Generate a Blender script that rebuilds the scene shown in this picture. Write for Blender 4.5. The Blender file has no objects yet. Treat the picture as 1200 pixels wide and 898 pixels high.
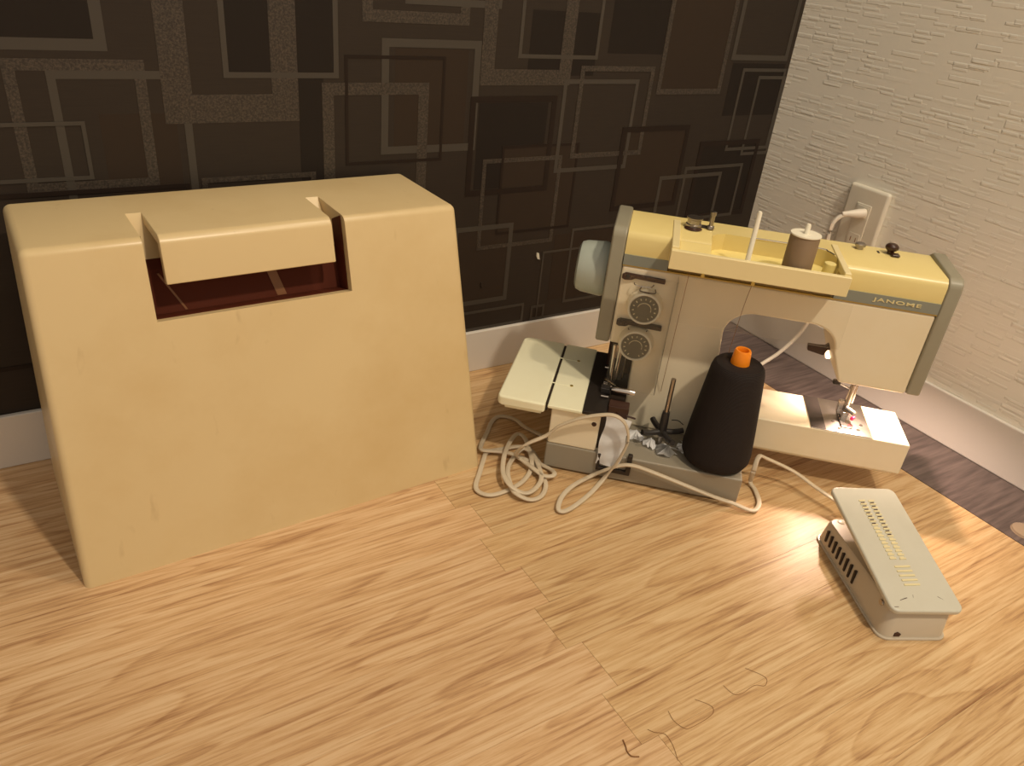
import bpy, bmesh, math, random
from mathutils import Vector, Matrix, Quaternion
random.seed(7)
PI = math.pi
SC = bpy.context.scene
COL = SC.collection

# ---------------------------------------------------------------- camera
F_PX, PITCH, ROLL, YAW = 906.264, 0.523, -0.109, 0.598
cam_d = bpy.data.cameras.new('camera'); cam = bpy.data.objects.new('camera', cam_d); COL.objects.link(cam)
cam_d.sensor_fit = 'HORIZONTAL'; cam_d.sensor_width = 36.0; cam_d.lens = 36.0*F_PX/1200.0
cam_d.clip_start = 0.02; cam_d.clip_end = 60
fw = Vector((math.sin(YAW)*math.cos(PITCH), math.cos(YAW)*math.cos(PITCH), -math.sin(PITCH)))
rt = Vector((math.cos(YAW), -math.sin(YAW), 0)); dn = fw.cross(rt)
r2 = rt*math.cos(ROLL) + dn*math.sin(ROLL); d2 = -rt*math.sin(ROLL) + dn*math.cos(ROLL)
cm = Matrix((r2, -d2, -fw)).transposed().to_4x4(); cm.translation = Vector((-1.108, -0.922, 0.6))
cam.matrix_world = cm
SC.camera = cam
# ---------------------------------------------------------------- world, lamps, exposure
wd = bpy.data.worlds.new('world'); SC.world = wd; wd.use_nodes = True
wd.node_tree.nodes['Background'].inputs[0].default_value = (1.0, 0.86, 0.70, 1)
wd.node_tree.nodes['Background'].inputs[1].default_value = 0.49
def lamp(name, loc, tgt, power, size, col):
    l = bpy.data.lights.new(name, 'AREA'); l.shape = 'DISK'; l.size = size; l.energy = power; l.color = col
    o = bpy.data.objects.new(name, l); COL.objects.link(o); o.location = loc
    o.rotation_euler = (Vector(tgt)-Vector(loc)).to_track_quat('-Z', 'Y').to_euler(); return o
lamp('ceiling_lamp_light', (-0.50, -1.62, 2.20), (-0.55, -0.4, 0.0), 26, 0.13, (1.0, 0.84, 0.63))
lamp('ceiling_lamp_light', (-0.14, -0.62, 2.2), (-0.6, -0.4, 0.0), 8, 0.10, (1.0, 0.83, 0.62))
SC.view_settings.view_transform = 'Standard'; SC.view_settings.look = 'None'
SC.view_settings.exposure = 0.0; SC.view_settings.gamma = 1.0; SC.view_settings.use_curve_mapping = False

# ---------------------------------------------------------------- materials
def s2l(c):
    return tuple(((v/255)/12.92 if v/255 <= .04045 else (((v/255)+.055)/1.055)**2.4) for v in c)+(1,)
def new_mat(name):
    m = bpy.data.materials.new(name); m.use_nodes = True
    return m, m.node_tree, m.node_tree.nodes['Principled BSDF']
def plain(name, rgb, rough=.5, metal=0, spec=.5, coat=0, emis=None, emis_s=0):
    m, t, b = new_mat(name)
    b.inputs['Base Color'].default_value = s2l(rgb); b.inputs['Roughness'].default_value = rough
    b.inputs['Metallic'].default_value = metal; b.inputs['Specular IOR Level'].default_value = spec
    b.inputs['Coat Weight'].default_value = coat
    if emis: b.inputs['Emission Color'].default_value = s2l(emis); b.inputs['Emission Strength'].default_value = emis_s
    n = t.nodes.new('ShaderNodeTexNoise'); n.inputs['Scale'].default_value = 60
    tc = t.nodes.new('ShaderNodeTexCoord'); t.links.new(tc.outputs['Object'], n.inputs['Vector'])
    mr = t.nodes.new('ShaderNodeMapRange'); mr.inputs[3].default_value = max(rough-.06, 0.02); mr.inputs[4].default_value = rough+.06
    t.links.new(n.outputs['Fac'], mr.inputs[0]); t.links.new(mr.outputs[0], b.inputs['Roughness'])
    return m
def aged(name, rgb, rgb2, rough=.4, scale=9, amount=.6, speck=None, bump=.02):
    """old plastic: base tint drifting to a second tint, optional dark specks"""
    m, t, b = new_mat(name); N, L = t.nodes, t.links
    tc = N.new('ShaderNodeTexCoord')
    n = N.new('ShaderNodeTexNoise'); n.inputs['Scale'].default_value = scale; n.inputs['Detail'].default_value = 6; n.inputs['Roughness'].default_value = .65
    L.new(tc.outputs['Object'], n.inputs['Vector'])
    cr = N.new('ShaderNodeValToRGB'); cr.color_ramp.elements[0].position = .45; cr.color_ramp.elements[1].position = .75
    cr.color_ramp.elements[0].color = s2l(rgb); cr.color_ramp.elements[1].color = s2l([a+(q-a)*amount for a, q in zip(rgb, rgb2)])
    L.new(n.outputs['Fac'], cr.inputs['Fac'])
    out = cr.outputs['Color']
    if speck:
        n2 = N.new('ShaderNodeTexNoise'); n2.inputs['Scale'].default_value = 45; n2.inputs['Detail'].default_value = 3
        mp = N.new('ShaderNodeMapping'); mp.inputs['Scale'].default_value = (1, 1, .35)
        L.new(tc.outputs['Object'], mp.inputs['Vector']); L.new(mp.outputs[0], n2.inputs['Vector'])
        c2 = N.new('ShaderNodeValToRGB'); c2.color_ramp.elements[0].position = .69; c2.color_ramp.elements[1].position = .76
        L.new(n2.outputs['Fac'], c2.inputs['Fac'])
        mx = N.new('ShaderNodeMix'); mx.data_type = 'RGBA'; mx.inputs['B'].default_value = s2l(speck)
        mu = N.new('ShaderNodeMath'); mu.operation = 'MULTIPLY'; mu.inputs[1].default_value = .25
        L.new(c2.outputs['Color'], mu.inputs[0]); L.new(mu.outputs[0], mx.inputs['Factor']); L.new(out, mx.inputs['A']); out = mx.outputs['Result']
    L.new(out, b.inputs['Base Color'])
    b.inputs['Roughness'].default_value = rough
    n3 = N.new('ShaderNodeTexNoise'); n3.inputs['Scale'].default_value = 700
    L.new(tc.outputs['Object'], n3.inputs['Vector'])
    bp = N.new('ShaderNodeBump'); bp.inputs['Strength'].default_value = bump*5; bp.inputs['Distance'].default_value = .0003
    L.new(n3.outputs['Fac'], bp.inputs['Height']); L.new(bp.outputs[0], b.inputs['Normal'])
    return m
M = {}
M['case'] = aged('case_plastic', (213, 190, 144), (200, 172, 121), .33, 5, .7, speck=(164, 132, 92))
M['brown'] = plain('brown_liner', (86, 38, 22), .7, spec=.2)
M['brown_glint_slot'] = plain('brown_glint_slot', (136, 92, 58), .45)  # lighter brown: painted reflections on the case liner, also the outlet slots
M['cream'] = aged('machine_cream', (236, 226, 200), (228, 214, 178), .32, 5, .7)
M['table'] = aged('table_cream', (244, 242, 212), (236, 230, 194), .3, 5, .6)
M['yellow'] = aged('lid_yellow', (228, 209, 142), (220, 196, 122), .3, 6, .6)
M['tray'] = aged('tray_cream', (240, 224, 172), (230, 210, 152), .28, 6, .6)
M['pocket'] = aged('pocket_yellow', (240, 224, 150), (230, 210, 130), .25, 20, .6)
M['grey'] = aged('machine_grey', (150, 145, 126), (142, 134, 114), .38, 10, .6)
M['wheelgrey'] = aged('wheel_grey', (172, 180, 170), (160, 168, 156), .3, 10, .6)
M['band'] = plain('band_grey', (136, 140, 130), .4)
M['gold'] = plain('gold_line', (190, 165, 90), .35, .6)
M['letter'] = plain('letter_gold', (226, 212, 160), .4)
M['basegrey'] = aged('base_grey', (150, 142, 126), (140, 130, 112), .4, 8, .6)
M['black'] = plain('black_plastic', (44, 40, 38), .45)
M['blackmech'] = plain('dark_steel', (62, 56, 52), .38, .6)
M['chrome'] = plain('chrome', (214, 206, 198), .18, 1)
M['steel'] = plain('steel', (176, 168, 160), .3, 1)
M['dial'] = plain('dial_face', (112, 108, 92), .5)
M['mark'] = plain('dial_mark', (236, 228, 196), .5)
M['white'] = plain('white_plastic', (240, 234, 214), .35)
M['outlet'] = aged('outlet_plastic', (226, 220, 204), (216, 208, 188), .35, 8, .5)
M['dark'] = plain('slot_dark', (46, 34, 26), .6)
M['pedal'] = aged('pedal_plastic', (202, 192, 174), (188, 176, 154), .3, 12, .6)
M['pedalplate'] = aged('pedal_plate_plastic', (204, 202, 188), (194, 190, 174), .28, 12, .6)
M['ridge'] = plain('pedal_ridge', (226, 214, 170), .4)
M['rust'] = plain('rust', (70, 44, 30), .7)
M['cord'] = aged('cord_vinyl', (204, 190, 166), (190, 174, 148), .45, 30, .6)
M['whitecord'] = plain('white_cord', (232, 222, 206), .4)
M['orange'] = plain('orange_plastic', (246, 142, 22), .35)
M['pink'] = plain('pink_plastic', (226, 30, 100), .4)
M['bakelite'] = plain('dark_brown_plastic', (60, 36, 26), .3)
M['paper'] = aged('wall_chip', (214, 208, 190), (190, 180, 160), .8, 60, .6)
M['hair'] = plain('hair', (140, 98, 58), .6)
M['sleeve'] = plain('sleeve', (56, 52, 48), .5)

def thread_mat(name, rgb, rgb2, scale, rough=.75, dist=.0006):
    m, t, b = new_mat(name); N, L = t.nodes, t.links
    tc = N.new('ShaderNodeTexCoord'); w = N.new('ShaderNodeTexWave'); w.wave_type = 'BANDS'; w.bands_direction = 'Z'
    w.inputs['Scale'].default_value = scale; w.inputs['Distortion'].default_value = 1.2; w.inputs['Detail'].default_value = 2
    L.new(tc.outputs['Object'], w.inputs['Vector'])
    cr = N.new('ShaderNodeValToRGB'); cr.color_ramp.elements[0].color = s2l(rgb2); cr.color_ramp.elements[1].color = s2l(rgb)
    L.new(w.outputs['Fac'], cr.inputs['Fac']); L.new(cr.outputs[0], b.inputs['Base Color'])
    bp = N.new('ShaderNodeBump'); bp.inputs['Strength'].default_value = .6; bp.inputs['Distance'].default_value = dist
    L.new(w.outputs['Fac'], bp.inputs['Height']); L.new(bp.outputs[0], b.inputs['Normal'])
    b.inputs['Roughness'].default_value = rough
    b.inputs['Specular IOR Level'].default_value = .2
    return m
M['blackthread'] = thread_mat('black_thread', (42, 35, 33), (33, 28, 27), 230)
M['brownthread'] = thread_mat('brown_thread', (160, 138, 112), (134, 112, 88), 420, .55, .0003)

def cloth_mat():
    m, t, b = new_mat('white_cloth'); N, L = t.nodes, t.links
    n = N.new('ShaderNodeTexNoise'); n.inputs['Scale'].default_value = 90; n.inputs['Detail'].default_value = 4
    tc = N.new('ShaderNodeTexCoord'); L.new(tc.outputs['Object'], n.inputs['Vector'])
    bp = N.new('ShaderNodeBump'); bp.inputs['Strength'].default_value = .4; bp.inputs['Distance'].default_value = .001
    L.new(n.outputs['Fac'], bp.inputs['Height']); L.new(bp.outputs[0], b.inputs['Normal'])
    b.inputs['Base Color'].default_value = s2l((252, 252, 252)); b.inputs['Roughness'].default_value = .9; b.inputs['Subsurface Weight'].default_value = .2; b.inputs['Subsurface Radius'].default_value = (.004, .004, .004)
    return m
M['cloth'] = cloth_mat()

def film_mat():
    m, t, b = new_mat('clear_film'); N, L = t.nodes, t.links
    out = N['Material Output']
    tr = N.new('ShaderNodeBsdfTransparent'); tr.inputs[0].default_value = (.99, .988, .98, 1)
    gl = N.new('ShaderNodeBsdfGlossy'); gl.inputs['Roughness'].default_value = .12
    df = N.new('ShaderNodeBsdfDiffuse'); df.inputs[0].default_value = s2l((225, 215, 190))
    tc = N.new('ShaderNodeTexCoord'); n = N.new('ShaderNodeTexNoise'); n.inputs['Scale'].default_value = 28; n.inputs['Detail'].default_value = 3
    L.new(tc.outputs['Object'], n.inputs['Vector'])
    bp = N.new('ShaderNodeBump'); bp.inputs['Strength'].default_value = .5; bp.inputs['Distance'].default_value = .004
    L.new(n.outputs['Fac'], bp.inputs['Height']); L.new(bp.outputs[0], gl.inputs['Normal'])
    fr = N.new('ShaderNodeFresnel'); fr.inputs[0].default_value = 1.22
    m1 = N.new('ShaderNodeMixShader'); m2 = N.new('ShaderNodeMixShader'); m2.inputs[0].default_value = .02
    L.new(fr.outputs[0], m1.inputs[0]); L.new(tr.outputs[0], m1.inputs[1]); L.new(gl.outputs[0], m1.inputs[2])
    L.new(m1.outputs[0], m2.inputs[1]); L.new(df.outputs[0], m2.inputs[2]); L.new(m2.outputs[0], out.inputs['Surface'])
    return m
M['film'] = film_mat()

def wood_mat():
    m, t, b = new_mat('oak_plank'); N, L = t.nodes, t.links
    tc = N.new('ShaderNodeTexCoord'); oi = N.new('ShaderNodeObjectInfo')
    cx = N.new('ShaderNodeCombineXYZ')
    mu = N.new('ShaderNodeMath'); mu.operation = 'MULTIPLY'; mu.inputs[1].default_value = 37.0
    L.new(oi.outputs['Random'], mu.inputs[0]); L.new(mu.outputs[0], cx.inputs[0]); L.new(mu.outputs[0], cx.inputs[1])
    ad = N.new('ShaderNodeVectorMath'); ad.operation = 'ADD'; L.new(tc.outputs['Object'], ad.inputs[0]); L.new(cx.outputs[0], ad.inputs[1])
    mp = N.new('ShaderNodeMapping'); mp.inputs['Scale'].default_value = (1.5, 15, 1); L.new(ad.outputs[0], mp.inputs['Vector'])
    n1 = N.new('ShaderNodeTexNoise'); n1.inputs['Scale'].default_value = 1.0; n1.inputs['Detail'].default_value = 2; n1.inputs['Distortion'].default_value = .5
    L.new(mp.outputs[0], n1.inputs['Vector'])
    # contour lines of a stretched noise = cathedral figure
    m8 = N.new('ShaderNodeMath'); m8.operation = 'MULTIPLY'; m8.inputs[1].default_value = 11; L.new(n1.outputs['Fac'], m8.inputs[0])
    pp = N.new('ShaderNodeMath'); pp.operation = 'FRACT'; L.new(m8.outputs[0], pp.inputs[0])
    ring = N.new('ShaderNodeValToRGB'); e = ring.color_ramp.elements
    e[0].position = 0; e[0].color = (0, 0, 0, 1); e[1].position = 1; e[1].color = (0, 0, 0, 1)
    k = ring.color_ramp.elements.new(.62); k.color = (.25, .25, .25, 1); k = ring.color_ramp.elements.new(.92); k.color = (1, 1, 1, 1)
    L.new(pp.outputs[0], ring.inputs['Fac'])
    # fine pores
    mp2 = N.new('ShaderNodeMapping'); mp2.inputs['Scale'].default_value = (9, 230, 1); L.new(ad.outputs[0], mp2.inputs['Vector'])
    n2 = N.new('ShaderNodeTexNoise'); n2.inputs['Scale'].default_value = 1; n2.inputs['Detail'].default_value = 5; n2.inputs['Roughness'].default_value = .7; L.new(mp2.outputs[0], n2.inputs['Vector'])
    r2_ = N.new('ShaderNodeValToRGB'); r2_.color_ramp.elements[0].position = .42; r2_.color_ramp.elements[1].position = .68
    L.new(n2.outputs['Fac'], r2_.inputs['Fac'])
    # medium streaks
    mp3 = N.new('ShaderNodeMapping'); mp3.inputs['Scale'].default_value = (1.7, 55, 1); L.new(ad.outputs[0], mp3.inputs['Vector'])
    n3 = N.new('ShaderNodeTexNoise'); n3.inputs['Scale'].default_value = 1; n3.inputs['Detail'].default_value = 4; L.new(mp3.outputs[0], n3.inputs['Vector'])
    a1 = N.new('ShaderNodeMath'); a1.operation = 'MULTIPLY'; a1.inputs[1].default_value = .22; L.new(ring.outputs[0], a1.inputs[0])
    a2 = N.new('ShaderNodeMath'); a2.operation = 'MULTIPLY_ADD'; a2.inputs[1].default_value = .46; L.new(r2_.outputs[0], a2.inputs[0]); L.new(a1.outputs[0], a2.inputs[2])
    a3 = N.new('ShaderNodeMath'); a3.operation = 'MULTIPLY_ADD'; a3.inputs[1].default_value = .6; L.new(n3.outputs['Fac'], a3.inputs[0]); L.new(a2.outputs[0], a3.inputs[2])
    cr = N.new('ShaderNodeValToRGB'); e = cr.color_ramp.elements
    e[0].position = .2; e[0].color = s2l((220, 194, 154)); e[1].position = 1.0; e[1].color = s2l((142, 100, 64))
    k = cr.color_ramp.elements.new(.55); k.color = s2l((200, 165, 120))
    L.new(a3.outputs[0], cr.inputs['Fac'])
    mx = N.new('ShaderNodeMix'); mx.data_type = 'RGBA'; mx.blend_type = 'MULTIPLY'; mx.inputs['Factor'].default_value = 1
    L.new(cr.outputs[0], mx.inputs['A']); L.new(oi.outputs['Color'], mx.inputs['B']); L.new(mx.outputs['Result'], b.inputs['Base Color'])
    b.inputs['Roughness'].default_value = .42
    bp = N.new('ShaderNodeBump'); bp.inputs['Strength'].default_value = .25; bp.inputs['Distance'].default_value = .0004; bp.invert = True
    L.new(a2.outputs[0], bp.inputs['Height']); L.new(bp.outputs[0], b.inputs['Normal'])
    return m
M['oak'] = wood_mat()
def darkwood():
    m, t, b = new_mat('dark_flooring'); N, L = t.nodes, t.links
    tc = N.new('ShaderNodeTexCoord'); mp = N.new('ShaderNodeMapping'); mp.inputs['Scale'].default_value = (14, 170, 1); L.new(tc.outputs['Object'], mp.inputs['Vector'])
    n = N.new('ShaderNodeTexNoise'); n.inputs['Scale'].default_value = 1; n.inputs['Detail'].default_value = 5; L.new(mp.outputs[0], n.inputs['Vector'])
    cr = N.new('ShaderNodeValToRGB'); cr.color_ramp.elements[0].position = .35; cr.color_ramp.elements[1].position = .72
    cr.color_ramp.elements[0].color = s2l((84, 72, 70)); cr.color_ramp.elements[1].color = s2l((122, 106, 102))
    L.new(n.outputs['Fac'], cr.inputs['Fac']); L.new(cr.outputs[0], b.inputs['Base Color']); b.inputs['Roughness'].default_value = .5
    bp = N.new('ShaderNodeBump'); bp.inputs['Strength'].default_value = .3; bp.inputs['Distance'].default_value = .0006
    L.new(n.outputs['Fac'], bp.inputs['Height']); L.new(bp.outputs[0], b.inputs['Normal'])
    return m
M['darkfloor'] = darkwood()
def brickpaper():
    """cream wallpaper embossed with short horizontal dashes"""
    m, t, b = new_mat('embossed_wallpaper'); N, L = t.nodes, t.links
    tc = N.new('ShaderNodeTexCoord'); sp = N.new('ShaderNodeSeparateXYZ'); L.new(tc.outputs['Object'], sp.inputs[0])
    hs = []
    for i, (w, h, ox) in enumerate(((.024, .0062, 0), (.037, .0085, .311))):
        cb = N.new('ShaderNodeCombineXYZ'); a = N.new('ShaderNodeMath'); a.operation = 'ADD'; a.inputs[1].default_value = ox + 20
        L.new(sp.outputs['Y'], a.inputs[0]); L.new(a.outputs[0], cb.inputs[0])
        a = N.new('ShaderNodeMath'); a.operation = 'ADD'; a.inputs[1].default_value = ox + 10
        L.new(sp.outputs['Z'], a.inputs[0]); L.new(a.outputs[0], cb.inputs[1])
        br = N.new('ShaderNodeTexBrick'); br.inputs['Scale'].default_value = 1; br.inputs['Brick Width'].default_value = w; br.inputs['Row Height'].default_value = h
        br.inputs['Mortar Size'].default_value = .0019; br.inputs['Mortar Smooth'].default_value = 1; br.offset = .37; br.squash = 1.3
        br.inputs['Color1'].default_value = (0, 0, 0, 1); br.inputs['Color2'].default_value = (1, 1, 1, 1); br.inputs['Mortar'].default_value = (0, 0, 0, 1)
        L.new(cb.outputs[0], br.inputs['Vector']); hs.append(br)
        cr = N.new('ShaderNodeValToRGB'); cr.color_ramp.elements[0].position = .55; cr.color_ramp.elements[1].position = 1.0
        L.new(br.outputs['Color'], cr.inputs['Fac']); hs[-1] = cr
    ad = N.new('ShaderNodeMath'); ad.operation = 'ADD'; L.new(hs[0].outputs[0], ad.inputs[0]); L.new(hs[1].outputs[0], ad.inputs[1])
    nz = N.new('ShaderNodeTexNoise'); nz.inputs['Scale'].default_value = 500; L.new(tc.outputs['Object'], nz.inputs['Vector'])
    a2 = N.new('ShaderNodeMath'); a2.operation = 'MULTIPLY_ADD'; a2.inputs[1].default_value = .05; L.new(nz.outputs['Fac'], a2.inputs[0]); L.new(ad.outputs[0], a2.inputs[2])
    bp = N.new('ShaderNodeBump'); bp.inputs['Strength'].default_value = .8; bp.inputs['Distance'].default_value = .0015
    L.new(a2.outputs[0], bp.inputs['Height']); L.new(bp.outputs[0], b.inputs['Normal'])
    b.inputs['Base Color'].default_value = s2l((240, 236, 224)); b.inputs['Roughness'].default_value = .75
    return m
M['paper_wall'] = brickpaper()
def darkpaper():
    m, t, b = new_mat('dark_wallpaper'); N, L = t.nodes, t.links
    tc = N.new('ShaderNodeTexCoord')
    mp = N.new('ShaderNodeMapping'); mp.inputs['Scale'].default_value = (30, 1, 500); L.new(tc.outputs['Object'], mp.inputs['Vector'])
    n = N.new('ShaderNodeTexNoise'); n.inputs['Scale'].default_value = 1; n.inputs['Detail'].default_value = 3; L.new(mp.outputs[0], n.inputs['Vector'])
    cr = N.new('ShaderNodeValToRGB'); cr.color_ramp.elements[0].color = s2l((41, 34, 29)); cr.color_ramp.elements[1].color = s2l((50, 42, 35))
    L.new(n.outputs['Fac'], cr.inputs['Fac']); L.new(cr.outputs[0], b.inputs['Base Color']); b.inputs['Roughness'].default_value = .5
    b.inputs['Specular IOR Level'].default_value = .25
    return m
M['darkpaper'] = darkpaper()
M['patch_dark'] = plain('print_dark', (33, 27, 23), .55, spec=.2)
M['patch_light'] = plain('print_brown', (49, 39, 31), .55, spec=.2)
M['frame_silver'] = plain('print_silver', (62, 56, 49), .5, .05)
M['frame_dark'] = plain('print_black', (36, 27, 22), .5, spec=.2)
def glitter():
    m, t, b = new_mat('print_glitter'); N, L = t.nodes, t.links
    tc = N.new('ShaderNodeTexCoord'); n = N.new('ShaderNodeTexNoise'); n.inputs['Scale'].default_value = 420; n.inputs['Detail'].default_value = 4; n.inputs['Roughness'].default_value = .8
    L.new(tc.outputs['Object'], n.inputs['Vector'])
    cr = N.new('ShaderNodeValToRGB'); cr.color_ramp.elements[0].position = .42; cr.color_ramp.elements[1].position = .68
    cr.color_ramp.elements[0].color = s2l((38, 32, 27)); cr.color_ramp.elements[1].color = s2l((82, 71, 60))
    L.new(n.outputs['Fac'], cr.inputs['Fac']); L.new(cr.outputs[0], b.inputs['Base Color']); b.inputs['Roughness'].default_value = .45
    return m
M['glitter'] = glitter()
M['skirting'] = plain('skirting_white', (218, 212, 204), .4)
M['ceil'] = plain('ceiling_paint', (225, 220, 210), .8)

# ---------------------------------------------------------------- builders
def bx(bm, x0, x1, y0, y1, z0, z1):
    v = [bm.verts.new(p) for p in ((x0,y0,z0),(x1,y0,z0),(x1,y1,z0),(x0,y1,z0),(x0,y0,z1),(x1,y0,z1),(x1,y1,z1),(x0,y1,z1))]
    for f in ((0,3,2,1),(4,5,6,7),(0,1,5,4),(1,2,6,5),(2,3,7,6),(3,0,4,7)): bm.faces.new([v[i] for i in f])
    return bm
def BX(*a): return bx(bmesh.new(), *a)
def prism(pts, a0, a1, axis, bm=None):
    """extrude a closed 2D outline between a0 and a1. axis 'y': pts are (x,z); 'x': (y,z); 'z': (x,y)"""
    bm = bm or bmesh.new()
    mk = {'y': lambda p, a: (p[0], a, p[1]), 'x': lambda p, a: (a, p[0], p[1]), 'z': lambda p, a: (p[0], p[1], a)}[axis]
    v0 = [bm.verts.new(mk(p, a0)) for p in pts]; v1 = [bm.verts.new(mk(p, a1)) for p in pts]
    n = len(pts); fs = [bm.faces.new(v0), bm.faces.new(v1[::-1])]
    for i in range(n): fs.append(bm.faces.new((v0[i], v1[i], v1[(i+1) % n], v0[(i+1) % n])))
    bmesh.ops.recalc_face_normals(bm, faces=bm.faces[:]); return bm
def lathe(prof, seg=40, bm=None, mat=None):
    """revolve (r,z) outline about z; mat places it"""
    bm = bm or bmesh.new(); rings = []
    for r, z in prof:
        if r < 1e-6: rings.append([bm.verts.new((0, 0, z))])
        else: rings.append([bm.verts.new((r*math.cos(2*PI*i/seg), r*math.sin(2*PI*i/seg), z)) for i in range(seg)])
    for a, b in zip(rings, rings[1:]):
        for i in range(seg):
            j = (i+1) % seg
            if len(a) == 1 and len(b) == 1: continue
            if len(a) == 1: bm.faces.new((a[0], b[i], b[j]))
            elif len(b) == 1: bm.faces.new((a[i], a[j], b[0]))
            else: bm.faces.new((a[i], a[j], b[j], b[i]))
    vs = [v for r in rings for v in r]
    if mat is not None: bmesh.ops.transform(bm, matrix=mat, verts=vs)
    bmesh.ops.recalc_face_normals(bm, faces=bm.faces[:]); return bm
def cyl(p0, p1, r0, r1=None, seg=24, bm=None):
    r1 = r0 if r1 is None else r1; p0, p1 = Vector(p0), Vector(p1); d = p1-p0
    mt = Matrix.Translation(p0) @ d.to_track_quat('Z', 'Y').to_matrix().to_4x4()
    return lathe([(0, 0), (r0, 0), (r1, d.length), (0, d.length)], seg, bm, mt)
def spline(pts, n=6):
    P = [Vector(p) for p in pts]; P = [P[0]]+P+[P[-1]]; out = []
    for i in range(1, len(P)-2):
        a, b, c, d = P[i-1:i+3]
        for k in range(n):
            t = k/n; out.append(.5*((2*b)+(c-a)*t+(2*a-5*b+4*c-d)*t*t+(3*b-a-3*c+d)*t**3))
    out.append(P[-2]); return out
def sweep(path, prof, bm=None):
    """sweep a closed 2D profile (side, up) along a path keeping up near world z"""
    bm = bm or bmesh.new(); rings = []; n = len(path); ps = None
    for i, p in enumerate(path):
        t = (path[min(i+1, n-1)]-path[max(i-1, 0)]); t = t.normalized() if t.length > 1e-9 else Vector((1, 0, 0))
        s = t.cross(Vector((0, 0, 1)))
        if s.length < .2 and ps is not None: s = (ps-t*ps.dot(t))
        if s.length < 1e-6: s = t.cross(Vector((0, 1, 0)))
        s.normalize()
        if ps is not None:
            if s.dot(ps) < 0: s = -s
            s = (s*.5+ps*.5); s = (s-t*s.dot(t)).normalized()
        ps = s; u = s.cross(t).normalized()
        if u.z < 0: u = -u
        rings.append([bm.verts.new(p+s*a+u*b) for a, b in prof])
    m = len(prof)
    for a, b in zip(rings, rings[1:]):
        for i in range(m): bm.faces.new((a[i], a[(i+1) % m], b[(i+1) % m], b[i]))
    bm.faces.new(rings[0]); bm.faces.new(rings[-1][::-1])
    bmesh.ops.recalc_face_normals(bm, faces=bm.faces[:]); return bm
def circ(r, n=10): return [(r*math.cos(2*PI*i/n), r*math.sin(2*PI*i/n)) for i in range(n)]
def tube(pts, r, n=10, k=6, bm=None): return sweep(spline(pts, k), circ(r, n), bm)
def obj(name, bm, mat, parent=None, bevel=0, seg=2, smooth=True):
    me = bpy.data.meshes.new(name); bm.normal_update(); bm.to_mesh(me); bm.free()
    o = bpy.data.objects.new(name, me); COL.objects.link(o); me.materials.append(mat)
    if smooth:
        me.polygons.foreach_set('use_smooth', [True]*len(me.polygons))
        try: me.set_sharp_from_angle(angle=math.radians(38))
        except Exception: pass
    if bevel:
        b = o.modifiers.new('bevel', 'BEVEL'); b.width = bevel; b.segments = seg; b.limit_method = 'ANGLE'; b.angle_limit = math.radians(38)
        b.harden_normals = True
    if parent: o.parent = parent
    return o
def thing(name, label, cat, loc=(0, 0, 0), rotz=0, group=None):
    o = bpy.data.objects.new(name, None); COL.objects.link(o); o.empty_display_size = .02
    o.location = loc; o.rotation_euler = (0, 0, rotz); o['label'] = label; o['category'] = cat
    if group: o['group'] = group
    return o
def tag(o, label, cat, group=None):
    o['label'] = label; o['category'] = cat
    if group: o['group'] = group
    return o
def struct(name, bm, mat, parent=None, bevel=0):
    o = obj(name, bm, mat, parent, bevel, smooth=bool(bevel)); o['kind'] = 'structure'; return o
# ---------------------------------------------------------------- the room
floor = struct('floor', BX(-3.4, 0.0, -3.2, 0.0, -0.05, -0.006), M['darkfloor'])
PW = 0.0585
def plank(n, L):
    bm = BX(-L+.0001, -.0001, -PW/2+.00004, PW/2-.00004, -.006, 0); me_o = obj('plank', bm, M['oak'], floor, .00018, 1, False); return me_o
proto = {}
row = 0; y = -.0015-PW/2; rp = random.Random(11)
while y > -2.3:
    seam = -.741 if row % 2 == 0 else -.722
    ends = [-.127, seam, seam-.92, seam-1.84]
    for k in range(3):
        L = round(ends[k]-ends[k+1], 4)
        if L not in proto:
            o = plank(row, L); proto[L] = o
        else:
            o = proto[L].copy(); COL.objects.link(o); o.parent = floor
        o.location = (ends[k], y, 0)
        v = rp.uniform(.93, 1.04)
        o.color = (v*1.01, v*.995, v*.96, 1) if k == 0 else (v*1.04, v*1.0, v*1.02, 1)
    y -= PW; row += 1
struct('trim_1', BX(-.1265, -.007, -3.2, -.007, -.006, .0006), M['darkfloor'])
wb = struct('wall_back', BX(-3.4, 0.12, 0, .1, -.05, 2.4), M['darkpaper'])
struct('wall_right', BX(0, .1, -3.2, 0, -.05, 2.4), M['paper_wall'])
struct('baseboard_back', BX(-3.4, -.007, -.007, 0, 0, .069), M['skirting'], bevel=.0015)
struct('baseboard_right', BX(-.007, 0, -3.2, 0, 0, .078), M['skirting'], bevel=.0025)
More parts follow.
